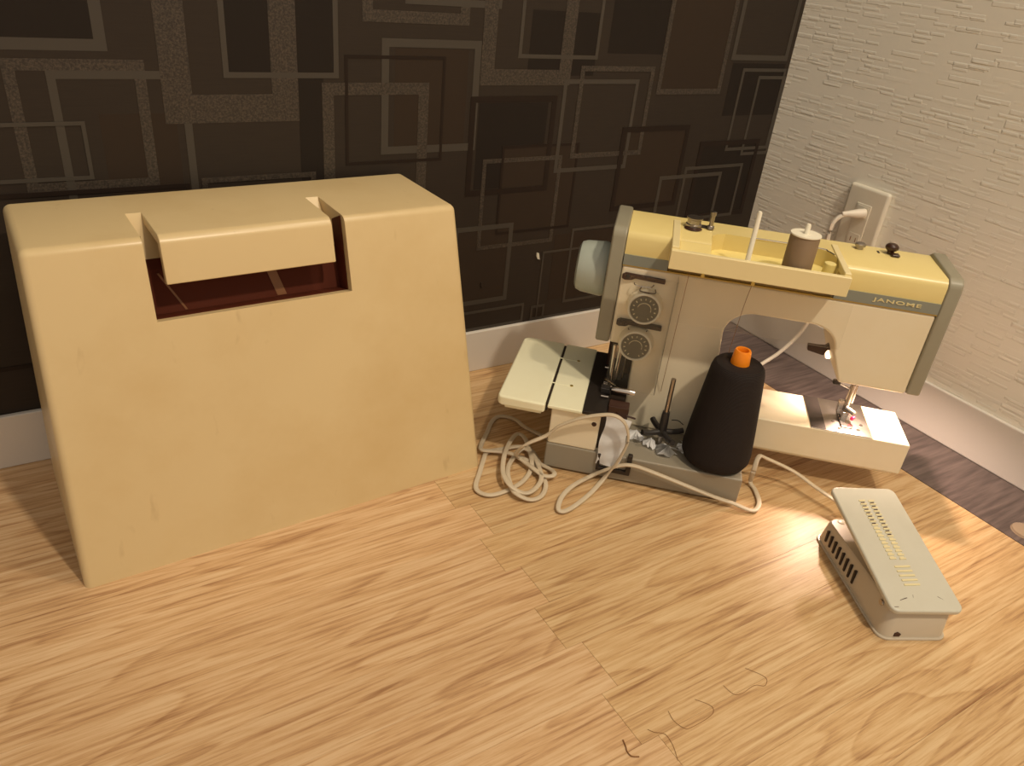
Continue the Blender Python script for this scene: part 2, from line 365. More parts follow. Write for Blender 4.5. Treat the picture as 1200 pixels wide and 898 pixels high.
# printed squares of the dark wallpaper: thin raised print, each its own piece
FRAMES = [('S', 0.011, -1.2722, 0.4609, -1.0122, 0.7609), ('G', 0.011, -1.107, 0.3209, -0.98, 0.4532), ('S', 0.008, -1.0707, 0.1325, -0.9393, 0.4425), ('G', 0.03, -0.966, 0.3886, -0.8199, 0.7486), ('S', 0.006, -0.9017, 0.4359, -0.7712, 0.7359), ('G', 0.013, -0.742, 0.4979, -0.6019, 0.7979), ('S', 0.008, -0.6886, 0.5186, -0.5573, 0.8186), ('S', 0.0095, -0.7176, 0.3446, -0.5823, 0.4808), ('G', 0.014, -0.7919, 0.1959, -0.6537, 0.4309), ('G', 0.02, -0.5814, 0.4275, -0.4389, 0.7575), ('S', 0.005, -0.5266, 0.4614, -0.3963, 0.7613), ('D', 0.004, -0.764, 0.3332, -0.6318, 0.4618), ('D', 0.008, -0.5929, 0.2809, -0.4563, 0.414), ('G', 0.006, -0.5679, 0.1997, -0.4354, 0.3313), ('D', 0.004, -0.5384, 0.2202, -0.4072, 0.3485), ('S', 0.007, -0.6065, 0.1132, -0.5081, 0.2366), ('S', 0.006, -0.4481, 0.3059, -0.3144, 0.4353), ('G', 0.007, -0.4221, 0.3256, -0.2882, 0.4531), ('G', 0.008, -0.2786, 0.414, -0.1459, 0.714), ('S', 0.008, -0.1376, 0.4642, -0.0094, 0.7642), ('S', 0.005, -0.1057, 0.3231, -0.0047, 0.4525), ('S', 0.005, -0.0667, 0.314, 0.003, 0.4412), ('D', 0.008, -0.331, 0.2384, -0.1946, 0.368), ('D', 0.008, -0.1647, 0.2095, -0.0262, 0.3406), ('S', 0.005, -0.187, 0.2087, -0.0537, 0.3004), ('S', 0.006, -0.2388, 0.0883, -0.1002, 0.2883), ('S', 0.004, -0.3994, 0.0916, -0.1994, 0.2167), ('S', 0.003, -0.4497, -0.0053, -0.2497, 0.1847), ('S', 0.004, -0.7239, 0.0022, -0.4739, 0.1022), ('S', 0.004, -0.4603, 0.0044, -0.4339, 0.0944), ('S', 0.004, -1.2437, 0.3335, -1.0437, 0.3935), ('G', 0.006, -0.9357, 0.1279, -0.8025, 0.3279), ('D', 0.005, -1.3489, 0.1232, -0.9489, 0.3232)]
for i, (kind, w, x0, z0, x1, z1) in enumerate(FRAMES):
    x1 = min(x1, -.0005); z0 = max(z0, .0695)
    if x1-x0 < 3*w: continue
    d = .0003+.00002*i; bm = bmesh.new()
    bx(bm, x0, x0+w, -d, 0, z0, z1); bx(bm, x1-w, x1, -d, 0, z0, z1)
    bx(bm, x0+w, x1-w, -d, 0, z1-w, z1); bx(bm, x0+w, x1-w, -d, 0, z0, z0+w)
    obj('printed_frame', bm, M[{'S': 'frame_silver', 'G': 'glitter', 'D': 'frame_dark'}[kind]], wb, smooth=False)
for i, (x0, z0, x1, z1, k) in enumerate(((-1.03, .155, -.955, .40, 1), (-.90, .44, -.775, .62, 0), (-.70, .35, -.60, .47, 1), (-.58, .29, -.47, .405, 0), (-.51, .44, -.40, .52, 0),
        (-.535, .22, -.41, .345, 1), (-.38, .47, -.26, .55, 0), (-.325, .245, -.2, .36, 1), (-.16, .215, -.03, .335, 0), (-.13, .38, -.01, .46, 0), (-.60, .12, -.515, .23, 1), (-.25, .09, -.11, .2, 1), (-1.3, .47, -1.02, .75, 0), (-.43, .1, -.3, .21, 1), (-.82, .21, -.79, .5, 0), (-.27, .42, -.15, .7, 1))):
    d = .0001+.00001*i; obj('printed_square', BX(x0, x1, -d, 0, z0, z1), M['patch_light' if k else 'patch_dark'], wb, smooth=False)
for (x, z, s, a) in ((-.4583, .1787, .0055, .3), (-.5546, .1439, .004, .1)):
    bm = prism([(x-s*.5, z+s*1.1), (x+s*.1, z+s*.9), (x+s*.6, z-s*1.0), (x-s*.1, z-s*.8), (x-s*.6, z+s*.2)], -.0022, 0, 'y')
    obj('torn_chip', bm, M['paper'] if a > .2 else M['patch_light'], wb, smooth=False)

# ---------------------------------------------------------------- wall outlet with its plug
ot = thing('wall_outlet', 'beige wall outlet plate on the embossed white wall behind the sewing machine', 'outlet', (0, -.218, .259))
obj('plate', BX(-.010, .0, -.0355, .0355, -.0595, .0595), M['outlet'], ot, .0065, 4)
obj('socket_insert', BX(-.0112, -.009, -.013, .013, -.034, .034), M['outlet'], ot, .001, 2)
for z in (.022, -.022):
    s = obj('socket', BX(-.0120, -.011, -.010, .010, z-.0095, z+.0095), M['outlet'], ot, .0008, 2)
    for yy in (-.0045, .0045): obj('slot', BX(-.01215, -.0118, yy-.0007, yy+.0007, z-.0035, z+.0035), M['brown_glint_slot'], s, smooth=False)
pc = thing('power_cord', 'white power cord plugged into the wall outlet and running down behind the sewing machine', 'power cord', (-.012, -.225, .281))
def rel(o, pts): return [Vector(p)-o.location for p in pts]
pb = bmesh.new(); 
bm = lathe([(0, 0), (.0070, 0), (.0072, .010), (.0048, .026), (.0034, .036), (0, .036)], 20, None,
    Matrix.Diagonal((1, 1, 1, 1)) @ Vector((-.82, .5, -.12)).to_track_quat('Z', 'Y').to_matrix().to_4x4())
obj('plug', bm, M['whitecord'], pc, .0012, 2); pb.free()
obj('cord', tube(rel(pc, [(-.036, -.2105, .277), (-.046, -.203, .268), (-.05, -.2, .25), (-.045, -.2, .2), (-.034, -.199, .12), (-.030, -.197, .081), (-.036, -.187, .048), (-.055, -.178, .02), (-.075, -.172, .0045), (-.0997, -.1785, .0035), (-.16, -.201, .0035), (-.2, -.215, .0035)]), .0034), M['whitecord'], pc)

# ---------------------------------------------------------------- hard case
CW, CT, CD1, CD2, CH = .4615, .0118, .0794, .2192, .3245
cs = thing('sewing_machine_case', 'large scuffed cream plastic hard cover of the sewing machine standing on the wood floor', 'case', (-1.1333, -.252, 0), .0477)
def case_shell():
    B = [(0, 0, 0), (CW, 0, 0), (CW, .228, 0), (0, .228, 0)]; T = [(CT, CD1, CH), (CW-CT, CD1, CH), (CW-CT, CD2, CH), (CT, CD2, CH)]
    bm = bmesh.new(); b = [bm.verts.new(p) for p in B]; t = [bm.verts.new(p) for p in T]
    bm.faces.new(b[::-1]); bm.faces.new(t)
    for i in range(4): j = (i+1) % 4; bm.faces.new((b[i], b[j], t[j], t[i]))
    bm.normal_update()
    top = [e for e in bm.edges if all(v.co.z > .1 for v in e.verts)]; side = [e for e in bm.edges if abs(e.verts[0].co.z-e.verts[1].co.z) > .1]
    bmesh.ops.bevel(bm, geom=top+side, offset=.0072, segments=5, profile=.5, affect='EDGES')
    return bm
fz = Vector((0, CD1, CH)).normalized(); fn = Vector((0, CH, -CD1)).normalized()     # up the front slope; inward
def fp(s, d): v = fz*s + fn*d; return (v.y, v.z)
shell = obj('shell', case_shell(), M['case'], cs)
cut = obj('cutter', prism([fp(.254, -.05), fp(.254, .034), fp(.300, .036), (.153, CH), (.153, CH+.05), (-.05, CH+.05)], .1115, .312, 'x'), M['case'])
md = shell.modifiers.new('cut', 'BOOLEAN'); md.operation = 'DIFFERENCE'; md.object = cut; md.solver = 'EXACT'
cut.matrix_world = cs.matrix_basis.copy(); cut.location = cs.location; cut.rotation_euler = cs.rotation_euler
bpy.context.view_layer.update()
dg = bpy.context.evaluated_depsgraph_get(); nm = bpy.data.meshes.new_from_object(shell.evaluated_get(dg))
shell.modifiers.clear(); shell.data = nm; nm.name = 'shell'; bpy.data.objects.remove(cut, do_unlink=True)
try: nm.set_sharp_from_angle(angle=math.radians(30))
except Exception: pass
# handle flap: bent slab
def flap():
    R, th = .011, .010
    top_b = (.156, CH+.0002)
    a_out = []; c0 = Vector((CD1+.0083, CH-R))        # centre of the bend
    for k in range(9):
        a = PI/2 + (PI/2-.235)*k/8
        a_out.append((c0.x+R*math.cos(a), c0.y+R*math.sin(a)+.0002))
    low = fp(.288, -.0004); lowi = fp(.288, th)
    a_in = []
    for k in range(9):
        a = PI/2 + (PI/2-.235)*(8-k)/8; r = R-th
        a_in.append((c0.x+r*math.cos(a), c0.y+r*math.sin(a)+.0002))
    pts = [top_b]+a_out+[low, lowi]+a_in+[(.156, CH-th)]
    return prism(pts, .1262, .2975, 'x')
obj('handle_flap', flap(), M['case'], cs, .0016, 2)
# brown liner of the grip recess
ln = bmesh.new()
prism([fp(.2545, .0335), fp(.2995, .0355), (.130, .300), (.1295, .3015), fp(.2995, .0345), fp(.2545, .0325)], .112, .3115, 'x', ln)
prism([fp(.2545, .010), fp(.335, .010), fp(.330, .034), fp(.2545, .034)], .1118, .1126, 'x', ln)
prism([fp(.2545, .010), fp(.335, .010), fp(.330, .034), fp(.2545, .034)], .3109, .3117, 'x', ln)
prism([fp(.2539, .012), fp(.2543, .012), fp(.2543, .034), fp(.2539, .034)], .112, .3115, 'x', ln)
lo = obj('recess_liner', ln, M['brown'], cs, smooth=False); lo['label'] = 'dark brown plastic liner of the grip recess'
for (a, b, w, n) in ((.137, .128, .0022, 1), (.232, .232, .010, 2)):  # two paler strips: reflections on the liner, put in as colour
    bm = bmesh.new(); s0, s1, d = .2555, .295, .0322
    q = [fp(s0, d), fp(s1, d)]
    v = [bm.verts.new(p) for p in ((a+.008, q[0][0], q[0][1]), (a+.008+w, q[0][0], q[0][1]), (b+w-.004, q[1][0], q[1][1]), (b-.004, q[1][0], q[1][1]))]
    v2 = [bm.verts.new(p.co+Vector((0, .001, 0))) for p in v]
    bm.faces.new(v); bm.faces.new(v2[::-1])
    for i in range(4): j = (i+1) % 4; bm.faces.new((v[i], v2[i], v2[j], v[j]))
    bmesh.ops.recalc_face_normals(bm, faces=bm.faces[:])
    obj('liner_glint', bm, M['brown_glint_slot'], cs, smooth=False)

# ---------------------------------------------------------------- sewing machine (local: x along the arm, y away from the viewer, z up)
MA, MY = (-.5974, -.2653, 0), -.74693
sm = thing('sewing_machine', 'cream and grey combined sewing and overlock machine with JANOME lettering, seen from its back', 'sewing machine', MA, MY)
FW, BW = .08, .177
# base tray
obj('base', BX(0, .251, 0, .175, .002, .039), M['basegrey'], sm, .0025, 3)
for x, yy in ((.02, .02), (.23, .02), (.02, .155), (.23, .155)): obj('foot', cyl((x, yy, 0), (x, yy, .003), .008), M['black'], sm)
# body: column, arm and head in one casting
def arc(cx, cz, rx, rz, a0, a1, n=8): return [(cx+rx*math.cos(math.radians(a0+(a1-a0)*k/n)), cz+rz*math.sin(math.radians(a0+(a1-a0)*k/n))) for k in range(n+1)]
body = [(.090, .0385), (.207, .0385), (.2055, .086), (.1965, .150)]
body += arc(.226, .196, .033, .0315, 180, 90)[0:] + arc(.292, .196, .035, .0315, 90, 0)
body += [(.3435, .1565), (.424, .1565), (.424, .2637), (.0556, .2637), (.0556, .157), (.090, .157)]
obj('body', prism(body, FW, BW, 'y'), M['cream'], sm, .0035, 3)
# grey end plates with rounded shoulders
side = [(FW-.001, .157), (FW-.001, .298), (FW+.001, .304), (FW+.006, .3085), (FW+.012, .310), (BW-.012, .3125), (BW-.002, .3075), (BW+.001, .298), (BW+.001, .157)]
obj('end_plate', prism(side, .037, .0552, 'x'), M['grey'], sm, .003, 3)
obj('end_plate', prism(side, .4242, .441, 'x'), M['grey'], sm, .003, 3)
# band, gold line and lettering
for a, b in ((.0556, .1095), (.306, .424)):
    obj('band', BX(a, b, FW-.0012, FW+.004, .2652, .2785), M['band'], sm)
obj('gold_line', BX(.0556, .424, FW-.0006, FW+.004, .2636, .2652), M['gold'], sm, smooth=False)
# top cover with the thread pocket cut into it
tc_pts = [(.0556, FW), (.118, FW), (.118, FW+.0005), (.155, FW+.0005), (.155, .128), (.160, .136), (.168, .139), (.285, .139), (.294, .136), (.299, .128), (.302, .118), (.302, FW), (.424, FW), (.424, BW), (.0556, BW)]
def cover():
    bm = prism([(FW, .2785), (FW, .298), (FW+.0025, .3035), (FW+.007, .307), (BW-.008, .307), (BW, .299), (BW, .2785)], .0556, .155, 'x')
    prism([(FW, .2785), (FW, .298), (FW+.0025, .3035), (FW+.007, .307), (BW-.008, .307), (BW, .299), (BW, .2785)], .302, .424, 'x', bm)
    prism([(.128, .2785), (.128, .307), (BW-.008, .307), (BW, .299), (BW, .2785)], .155, .302, 'x', bm)
    prism([(.302, .128), (.302, .100), (.300, .112), (.294, .122), (.284, .128)], .2785, .3069, 'z', bm)
    prism([(.155, .128), (.172, .128), (.162, .122), (.156, .112), (.155, .100)], .2785, .3069, 'z', bm)
    return bm
obj('top_cover', cover(), M['yellow'], sm)
obj('pocket', BX(.1530, .3050, .0478, .130, .2851, .2868), M['pocket'], sm)
cr_ = obj('pocket_edge', tube([(.205, .1277, .3072), (.284, .1277, .3072), (.2945, .1215, .3072), (.3005, .111, .3072)], .0009, 6), M['chrome'], sm)
obj('pocket_post', cyl((.293, .087, .2835), (.293, .087, .3045), .0075, .007), M['pocket'], sm, .001, 2)
# cream tray rim that clips over the front edge
def rim():
    bm = BX(.1083, .3095, .040, .0475, .283, .3058)
    bx(bm, .1083, .1170, .0475, .152, .2995, .3085); bx(bm, .3020, .3095, .0475, .150, .2995, .3085)
    bx(bm, .1083, .3095, .0475, FW, .2832, .2850)
    bx(bm, .1083, .1125, .0475, FW, .2835, .2995); bx(bm, .3055, .3095, .0475, FW, .2835, .2995)
    return bm
obj('thread_tray', rim(), M['tray'], sm, .0022, 3)
obj('tray_block', prism([(.0475, .2835), (.0475, .293), (FW-.018, .300), (FW, .3068), (FW, .2835)], .1172, .155, 'x'), M['yellow'], sm, .002, 2)
# tray clips seen as dark dots and thread holes under the tray
for x in (.149, .206): obj('thread_hole', cyl((x, .0445, .2815), (x, .0385, .2815), .0022, seg=12), M['gold'], sm)
# spool pins
pin = obj('spool_pin', lathe([(0, 0), (.006, 0), (.0045, .004), (.0032, .006), (.0027, .066), (.0018, .068), (0, .068)], 20, None, Matrix.Translation((.1985, .074, .2875))), M['white'], sm)
obj('spool_pin', lathe([(0, 0), (.006, 0), (.0045, .004), (.0032, .006), (.0029, .066), (.0018, .068), (0, .068)], 20, None, Matrix.Translation((.2530, .068, .2835))), M['white'], sm)
# bobbin winder on the top cover
bw = obj('bobbin_winder', BX(.126, .156, .137, .1445, .307, .3095), M['blackmech'], sm, .001, 1)
obj('winder_disc', lathe([(0, 0), (.010, 0), (.010, .003), (.0085, .004), (.0085, .009), (.010, .010), (.010, .0115), (0, .0115)], 28, None, Matrix.Translation((.1325, .135, .3085))), M['steel'], bw)
obj('winder_disc', lathe([(0, 0), (.009, 0), (.011, .001), (.009, .0022), (0, .0022)], 24, None, Matrix.Translation((.1325, .128, .307))), M['bakelite'], bw)
obj('winder_spindle', lathe([(0, 0), (.005, 0), (.0045, .003), (.0028, .004), (.0028, .016), (.0036, .017), (.0036, .021), (0, .022)], 20, None, Matrix.Translation((.1535, .136, .3085))), M['steel'], bw)
# tension disc, slot and hook knob near the head end
obj('thread_guide_button', lathe([(0, 0), (.0045, 0), (.0045, .003), (.0065, .004), (.0065, .0065), (.004, .008), (0, .008)], 24, None, Matrix.Translation((.336, .152, .307))), M['steel'], sm)
obj('cover_slot', BX(.357, .3595, .146, .154, .3068, .3074), M['dark'], sm)
hk = bmesh.new(); lathe([(0, 0), (.004, 0), (.004, .004), (.0075, .006), (.008, .010), (.005, .013), (0, .0135)], 24, hk, Matrix.Translation((.372, .150, .307)))
bx(hk, .371, .381, .137, .147, .3075, .3105)
obj('hook_knob', hk, M['bakelite'], sm, .0015, 2)
# handwheel
hw = lathe([(0, 0), (.034, 0), (.0355, .004), (.0355, .008), (.0335, .030), (.031, .0365), (.026, .039), (.010, .040), (0, .040)], 48, None,
           Matrix.Translation((.036, .130, .236)) @ Matrix.Rotation(-PI/2, 4, 'Y'))
obj('handwheel', hw, M['wheelgrey'], sm)
# overlock tension dials on the left of the column
for cx_, cz_ in ((.0913, .2165), (.0893, .1645)):
    def at(z): return Matrix.Translation((cx_, FW-z, cz_)) @ Matrix.Rotation(PI/2, 4, 'X')
    d = obj('tension_dial', lathe([(0, -.001), (.0225, -.001), (.0225, .004), (.0208, .0135), (.0192, .0145), (.0180, .0145), (.0176, .0138), (0, .0138)], 48, None, at(0)), M['cream'], sm)
    obj('dial_face', lathe([(0, .0132), (.0177, .0132), (.0175, .0144), (0, .0144)], 40, None, at(0)), M['dial'], d)
    obj('dial_rim', lathe([(.0176, .0140), (.0182, .0152), (.0192, .0156), (.0203, .0148), (.0206, .0136), (.0176, .0140)], 48, None, at(0)), M['white'], d)
    bm = bmesh.new()
    for k in range(13):
        a = math.radians(-60+k*25)
        p = Vector((cx_+.0148*math.cos(a), FW-.0152, cz_+.0148*math.sin(a))); q = Vector((cx_+.0125*math.cos(a), FW-.0152, cz_+.0125*math.sin(a)))
        cyl(p, q, .0007, seg=6, bm=bm)
    obj('dial_marks', bm, M['mark'], d)
    bm = bmesh.new()
    pts = [Vector((cx_+.0085*math.cos(math.radians(a)), FW-.0148, cz_+.0085*math.sin(math.radians(a)))) for a in range(-15, 166, 15)]
    sweep(pts, [(-.0012, -.0003), (.0012, -.0003), (.0012, .0003), (-.0012, .0003)], bm)
    obj('dial_arc', bm, M['mark'], d, smooth=False)
# dark thread guide bars with their small loops
for i, (x0, x1, z, zz) in enumerate(((.0575, .1105, .2515, .2505), (.0605, .1175, .190, .190))):
    g = obj('thread_guide', prism([(x0, z-.0035), (x0+.004, z-.005), (x0+.012, z-.004), (x0+.016, z-.0015), (x1, z-.003+(.0)), (x1, z+.003), (x0+.004, z+.0045), (x0, z+.002)], FW-.004-.003*i, FW, 'y'), M['bakelite' if i == 0 else 'blackmech'], sm, .0008, 1)
    obj('guide_screw', lathe([(0, 0), (.0028, 0), (.0022, .0015), (0, .002)], 16, None, Matrix.Translation((x0+.007, FW-.004-.003*i, z)) @ Matrix.Rotation(PI/2, 4, 'X')), M['blackmech'], g)
    obj('guide_wire', tube([(x0+.016, FW-.005, z-.006), (x0+.019, FW-.009, z-.0075), (x0+.036, FW-.009, z-.0075), (x0+.040, FW-.004, z-.0055)], .0007, 6), M['chrome'], g)
obj('guide_wire', tube([(.083, FW-.001, .2395), (.083, FW-.012, .2385), (.100, FW-.012, .2385), (.1005, FW-.001, .239)], .0007, 6), M['bakelite'], sm)
# loose threads hanging from the tray holes
for (x, z1, dx) in ((.1335, .10, .0), (.206, .165, -.004)):
    obj('thread', tube([(x, .041, .2815), (x+dx*.3, .055, (.2815+z1)/2+.02), (x+dx, .0785 if z1 < .12 else .06, z1)], .00035, 5), M['hair'], sm)
# clear hinged cover over the dials and the column
fb = bmesh.new(); bx(fb, .0600, .1250, .0560, .0566, .105, .262); bx(fb, .1244, .1250, .0566, .0790, .105, .262)
o = obj('clear_cover', fb, M['film'], sm, smooth=False); o['label'] = 'clear plastic cover over the two dials'
fb = bmesh.new(); bx(fb, .1300, .3220, .0480, .0484, .215, .2735)
o = obj('clear_visor', fb, M['film'], sm, smooth=False); o['label'] = 'clear plastic flap hanging under the tray'
# overlock side: housing, tables, plate and mechanism
obj('looper_housing', BX(.001, .0636, .0008, .150, .0392, .0925), M['cream'], sm, .002, 2)
obj('overlock_table', BX(-.0045, .0395, -.004, .172, .0925, .0975), M['table'], sm, .0015, 2)
tb = [(-.0625, -.006), (-.0075, -.006), (-.0075, .172), (-.0610, .172), (-.0675, .166), (-.0690, .002), (-.0675, -.003)]
et = obj('extension_table', prism(tb, .0855, .0985, 'z'), M['table'], sm, .003, 3)
obj('table_rib', BX(-.060, -.012, .003, .168, .078, .0856), M['table'], et, .001, 1)
for y0, y1 in ((.002, .050), (.058, .122), (.130, .168)): obj('table_slot', BX(-.0078, -.0046, y0, y1, .086, .0962), M['dark'], sm, smooth=False)
for yy in (.054, .126):
    hgn = obj('hinge_arm', BX(-.012, .018, yy-.0012, yy+.0012, .0972, .0980), M['table'], sm, .0003, 1)
    obj('hinge_pin', cyl((.018, yy, .0970), (.018, yy, .0982), .0022, seg=12), M['gold'], hgn)
obj('housing_screw', lathe([(0, 0), (.0032, 0), (.0026, .0012), (0, .0016)], 16, None, Matrix.Translation((.0565, .0008, .079)) @ Matrix.Rotation(PI/2, 4, 'X')), M['rust'], sm)
np_ = obj('overlock_plate', BX(.0395, .0700, -.004, .165, .0935, .0985), M['blackmech'], sm, .0008, 1); np_['label'] = 'dark steel overlock throat plate'
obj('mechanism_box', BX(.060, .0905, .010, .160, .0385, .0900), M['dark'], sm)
obj('mechanism_back', BX(.056, .0905, .130, .165, .090, .157), M['bakelite'], sm)
mb = bmesh.new()
for (a, b, r) in (((.060, .070, .1075), (.074, .058, .1075), .0012), ((.057, .060, .104), (.070, .060, .104), .0016), ((.062, .100, .120), (.078, .094, .118), .0011), ((.058, .035, .102), (.068, .035, .102), .0014),
                  ((.066, .080, .098), (.064, .080, .155), .0022), ((.071, .090, .098), (.073, .088, .157), .0030), ((.079, .098, .10), (.079, .098, .157), .0026), ((.056, .095, .112), (.074, .095, .112), .0014)):
    cyl(a, b, r, seg=10, bm=mb)
bx(mb, .058, .064, .062, .074, .0985, .108); bx(mb, .064, .074, .090, .112, .130, .150)
obj('overlock_needle_assembly', mb, M['chrome'], sm, .0004, 1)
kb = bmesh.new(); bx(kb, .056, .068, .048, .060, .0985, .106); bx(kb, .061, .078, .092, .118, .098, .128); bx(kb, .064, .080, .11, .13, .10, .157)
kb.free()
obj('overlock_presser_foot', BX(.056, .068, .048, .060, .0985, .106), M['black'], sm, .001, 1)
obj('looper_guard', BX(.061, .080, .092, .130, .098, .157), M['black'], sm, .001, 1)
obj('presser_lever', lathe([(0, 0), (.0022, 0), (.0030, .002), (.0040, .006), (.0042, .027), (.0034, .030), (0, .0305)], 20, None, Matrix.Translation((.0700, .040, .1115)) @ Matrix.Rotation(PI/2, 4, 'Y')), M['chrome'], sm)
obj('lower_knife_cover', BX(.0700, .0960, .012, .030, .0840, .1030), M['bakelite'], sm, .001, 1)
obj('cover_latch', cyl((.094, .012, .093), (.106, .010, .0925), .0013, seg=10), M['bakelite'], sm)
obj('looper_bracket', prism([(.068, .014), (.112, .014), (.112, .045), (.106, .045), (.106, .020), (.072, .020), (.072, .040), (.068, .040)], -.004, .003, 'y'), M['blackmech'], sm, .0008, 1)
# thread stand: rod with a black four-armed cone holder on the base ledge
RX, RY = .1440, .046
st = obj('stand_rod', cyl((RX, RY, .039), (RX, RY, .1385), .0031), M['steel'], sm)
bb = bmesh.new(); lathe([(0, .054), (.0052, .054), (.0058, .056), (.0050, .085), (.0046, .090), (0, .090)], 20, bb, Matrix.Translation((RX, RY, 0)))
for a in (20, 118, 208, 300):
    c, s = math.cos(math.radians(a)), math.sin(math.radians(a))
    tube([(RX+.002*c, RY+.002*s, .060), (RX+.012*c, RY+.012*s, .059), (RX+.022*c, RY+.022*s, .0595), (RX+.029*c, RY+.029*s, .061)], .0038, 10, 4, bb)
ch = obj('cone_holder', bb, M['black'], sm)
obj('cone_holder_wire', tube([(RX+.01, RY+.012, .072), (RX+.018, RY+.010, .074), (RX+.025, RY+.004, .073)], .0006, 6), M['black'], sm)
# free arm bed with needle plate
obj('bed', prism([(.207, .041), (.455, .041), (.455, .086), (.207, .086)], FW, .166, 'y'), M['cream'], sm, .0018, 3)
obj('bed_underside', BX(.2065, .450, FW+.008, .160, .034, .0412), M['cream'], sm, .002, 2)
obj('bed_seam', BX(.4085, .4090, FW-.0002, .1655, .0858, .0863), M['gold'], sm, smooth=False)
npl = obj('needle_plate', BX(.331, .4080, FW+.0005, .1645, .0858, .0872), M['steel'], sm, .0004, 1); npl['label'] = 'polished steel needle plate'
obj('slide_plate', BX(.3315, .3500, FW+.001, .164, .0870, .0877), M['blackmech'], npl, .0003, 1)
for x, yy in ((.368, .090), (.392, .094), (.398, .108), (.362, .105)): obj('plate_screw', lathe([(0, 0), (.0026, 0), (.002, .0009), (0, .001)], 14, None, Matrix.Translation((x, yy, .0872))), M['chrome'], npl)
# presser foot, needle bar, lever
pf = obj('presser_bar', cyl((.376, .122, .094), (.376, .122, .158), .0034), M['steel'], sm)
obj('needle_clamp', cyl((.382, .128, .108), (.382, .128, .160), .0028), M['chrome'], sm)
fb = bmesh.new(); bx(fb, .3700, .3850, .094, .134, .0874, .0892); bx(fb, .3720, .3800, .112, .128, .0885, .100); bx(fb, .366, .373, .120, .126, .094, .112)
obj('presser_foot', fb, M['chrome'], sm, .0008, 2)
obj('foot_screw', cyl((.376, .119, .103), (.386, .110, .101), .0042, .0036), M['chrome'], sm, .0005, 1)
o = obj('foot_button', cyl((.3835, .1085, .0965), (.386, .106, .0955), .0035), M['pink'], sm, .0006, 1); o['label'] = 'small bright pink button on the presser foot'
obj('threader_arm', tube([(.376, .122, .130), (.366, .120, .134), (.356, .119, .138)], .0012, 8), M['steel'], sm)
obj('threader_tip', BX(.349, .359, .116, .122, .135, .142), M['black'], sm, .0014, 1)
lv = prism([(.345, .1940), (.345, .1860), (.337, .1850), (.330, .1795), (.327, .1720), (.306, .1755), (.305, .1840), (.318, .1840), (.326, .1850), (.333, .1920)], .118, .126, 'y')
o = obj('presser_foot_lever', lv, M['bakelite'], sm, .0014, 2)
# sewing lamp behind the head cover: its tube shows as a bright slit
o = obj('sewing_lamp_bulb', cyl((.3385, .150, .171), (.3425, .150, .157), .0040), plain('lamp_glass', (255, 226, 190), .3, emis=(255, 214, 168), emis_s=9), sm)
sl = bpy.data.lights.new('sewing_lamp_light', 'SPOT'); sl.spot_size = math.radians(150); sl.spot_blend = .6; sl.energy = 3.0; sl.color = (1, .72, .56); sl.shadow_soft_size = .006
slo = bpy.data.objects.new('sewing_lamp_light', sl); COL.objects.link(slo); slo.parent = sm; slo.location = (.392, .132, .149)
# brand lettering on the band
def lettering(text, x0, x1, z0, z1, mat, parent):
    cu = bpy.data.curves.new('lettering', 'FONT'); cu.body = text; cu.extrude = .02; cu.offset = .012; cu.space_character = 1.12
    t = bpy.data.objects.new('lettering_tmp', cu); COL.objects.link(t); bpy.context.view_layer.update()
    me = bpy.data.meshes.new_from_object(t.evaluated_get(bpy.context.evaluated_depsgraph_get())); bpy.data.objects.remove(t, do_unlink=True)
    xs = [v.co.x for v in me.vertices]; ys = [v.co.y for v in me.vertices]
    for v in me.vertices:
        v.co = Vector((x0+(v.co.x-min(xs))/(max(xs)-min(xs))*(x1-x0), FW-.0016+v.co.z*-.02, z0+(v.co.y-min(ys))/(max(ys)-min(ys))*(z1-z0)))
    me.materials.clear(); me.materials.append(mat)
    o = bpy.data.objects.new('lettering', me); COL.objects.link(o); o.parent = parent; return o
lettering('JANOME', .3490, .4035, .2692, .2747, M['letter'], sm)

# ---------------------------------------------------------------- machine frame helper for loose things
ML = Matrix.Translation(MA) @ Matrix.Rotation(MY, 4, 'Z')
def mw(p): return ML @ Vector(p)
# brown spool on the second pin
sp = thing('thread_spool', 'small spool of brown thread on the right-hand pin of the sewing machine tray', 'thread spool', mw((.2530, .068, .2900)), MY)
obj('bottom_flange', lathe([(.0034, 0), (.0205, 0), (.0210, .001), (.0195, .003), (.0034, .003), (.0034, 0)], 40), M['white'], sp)
obj('wound_thread', lathe([(.0036, .003), (.0160, .003), (.0167, .006), (.0167, .045), (.0158, .048), (.0036, .048)], 40), M['brownthread'], sp)
obj('top_flange', lathe([(.0034, .048), (.0160, .048), (.0174, .0490), (.0171, .0502), (.0034, .0502), (.0034, .048)], 40), M['white'], sp)
# big black cone
cn = thing('thread_cone', 'large cone of black overlock thread on an orange plastic core, standing on the machine base', 'thread cone', mw((.2150, .0355, .0393)), MY)
obj('wound_thread', lathe([(.012, .0), (.032, .0), (.0395, .004), (.0430, .011), (.0435, .020), (.0415, .045), (.0365, .095), (.0325, .132), (.0308, .1385), (.0275, .1420), (.018, .1425), (.011, .1422), (.011, .14), (.012, 0)], 56), M['blackthread'], cn)
oc = obj('core', lathe([(.0062, .10), (.0118, .10), (.0114, .143), (.0100, .1585), (.0088, .1605), (.0070, .1600), (.0060, .156), (.0060, .10), (.0062, .10)], 32), M['orange'], cn); oc['label'] = 'orange plastic cone core'
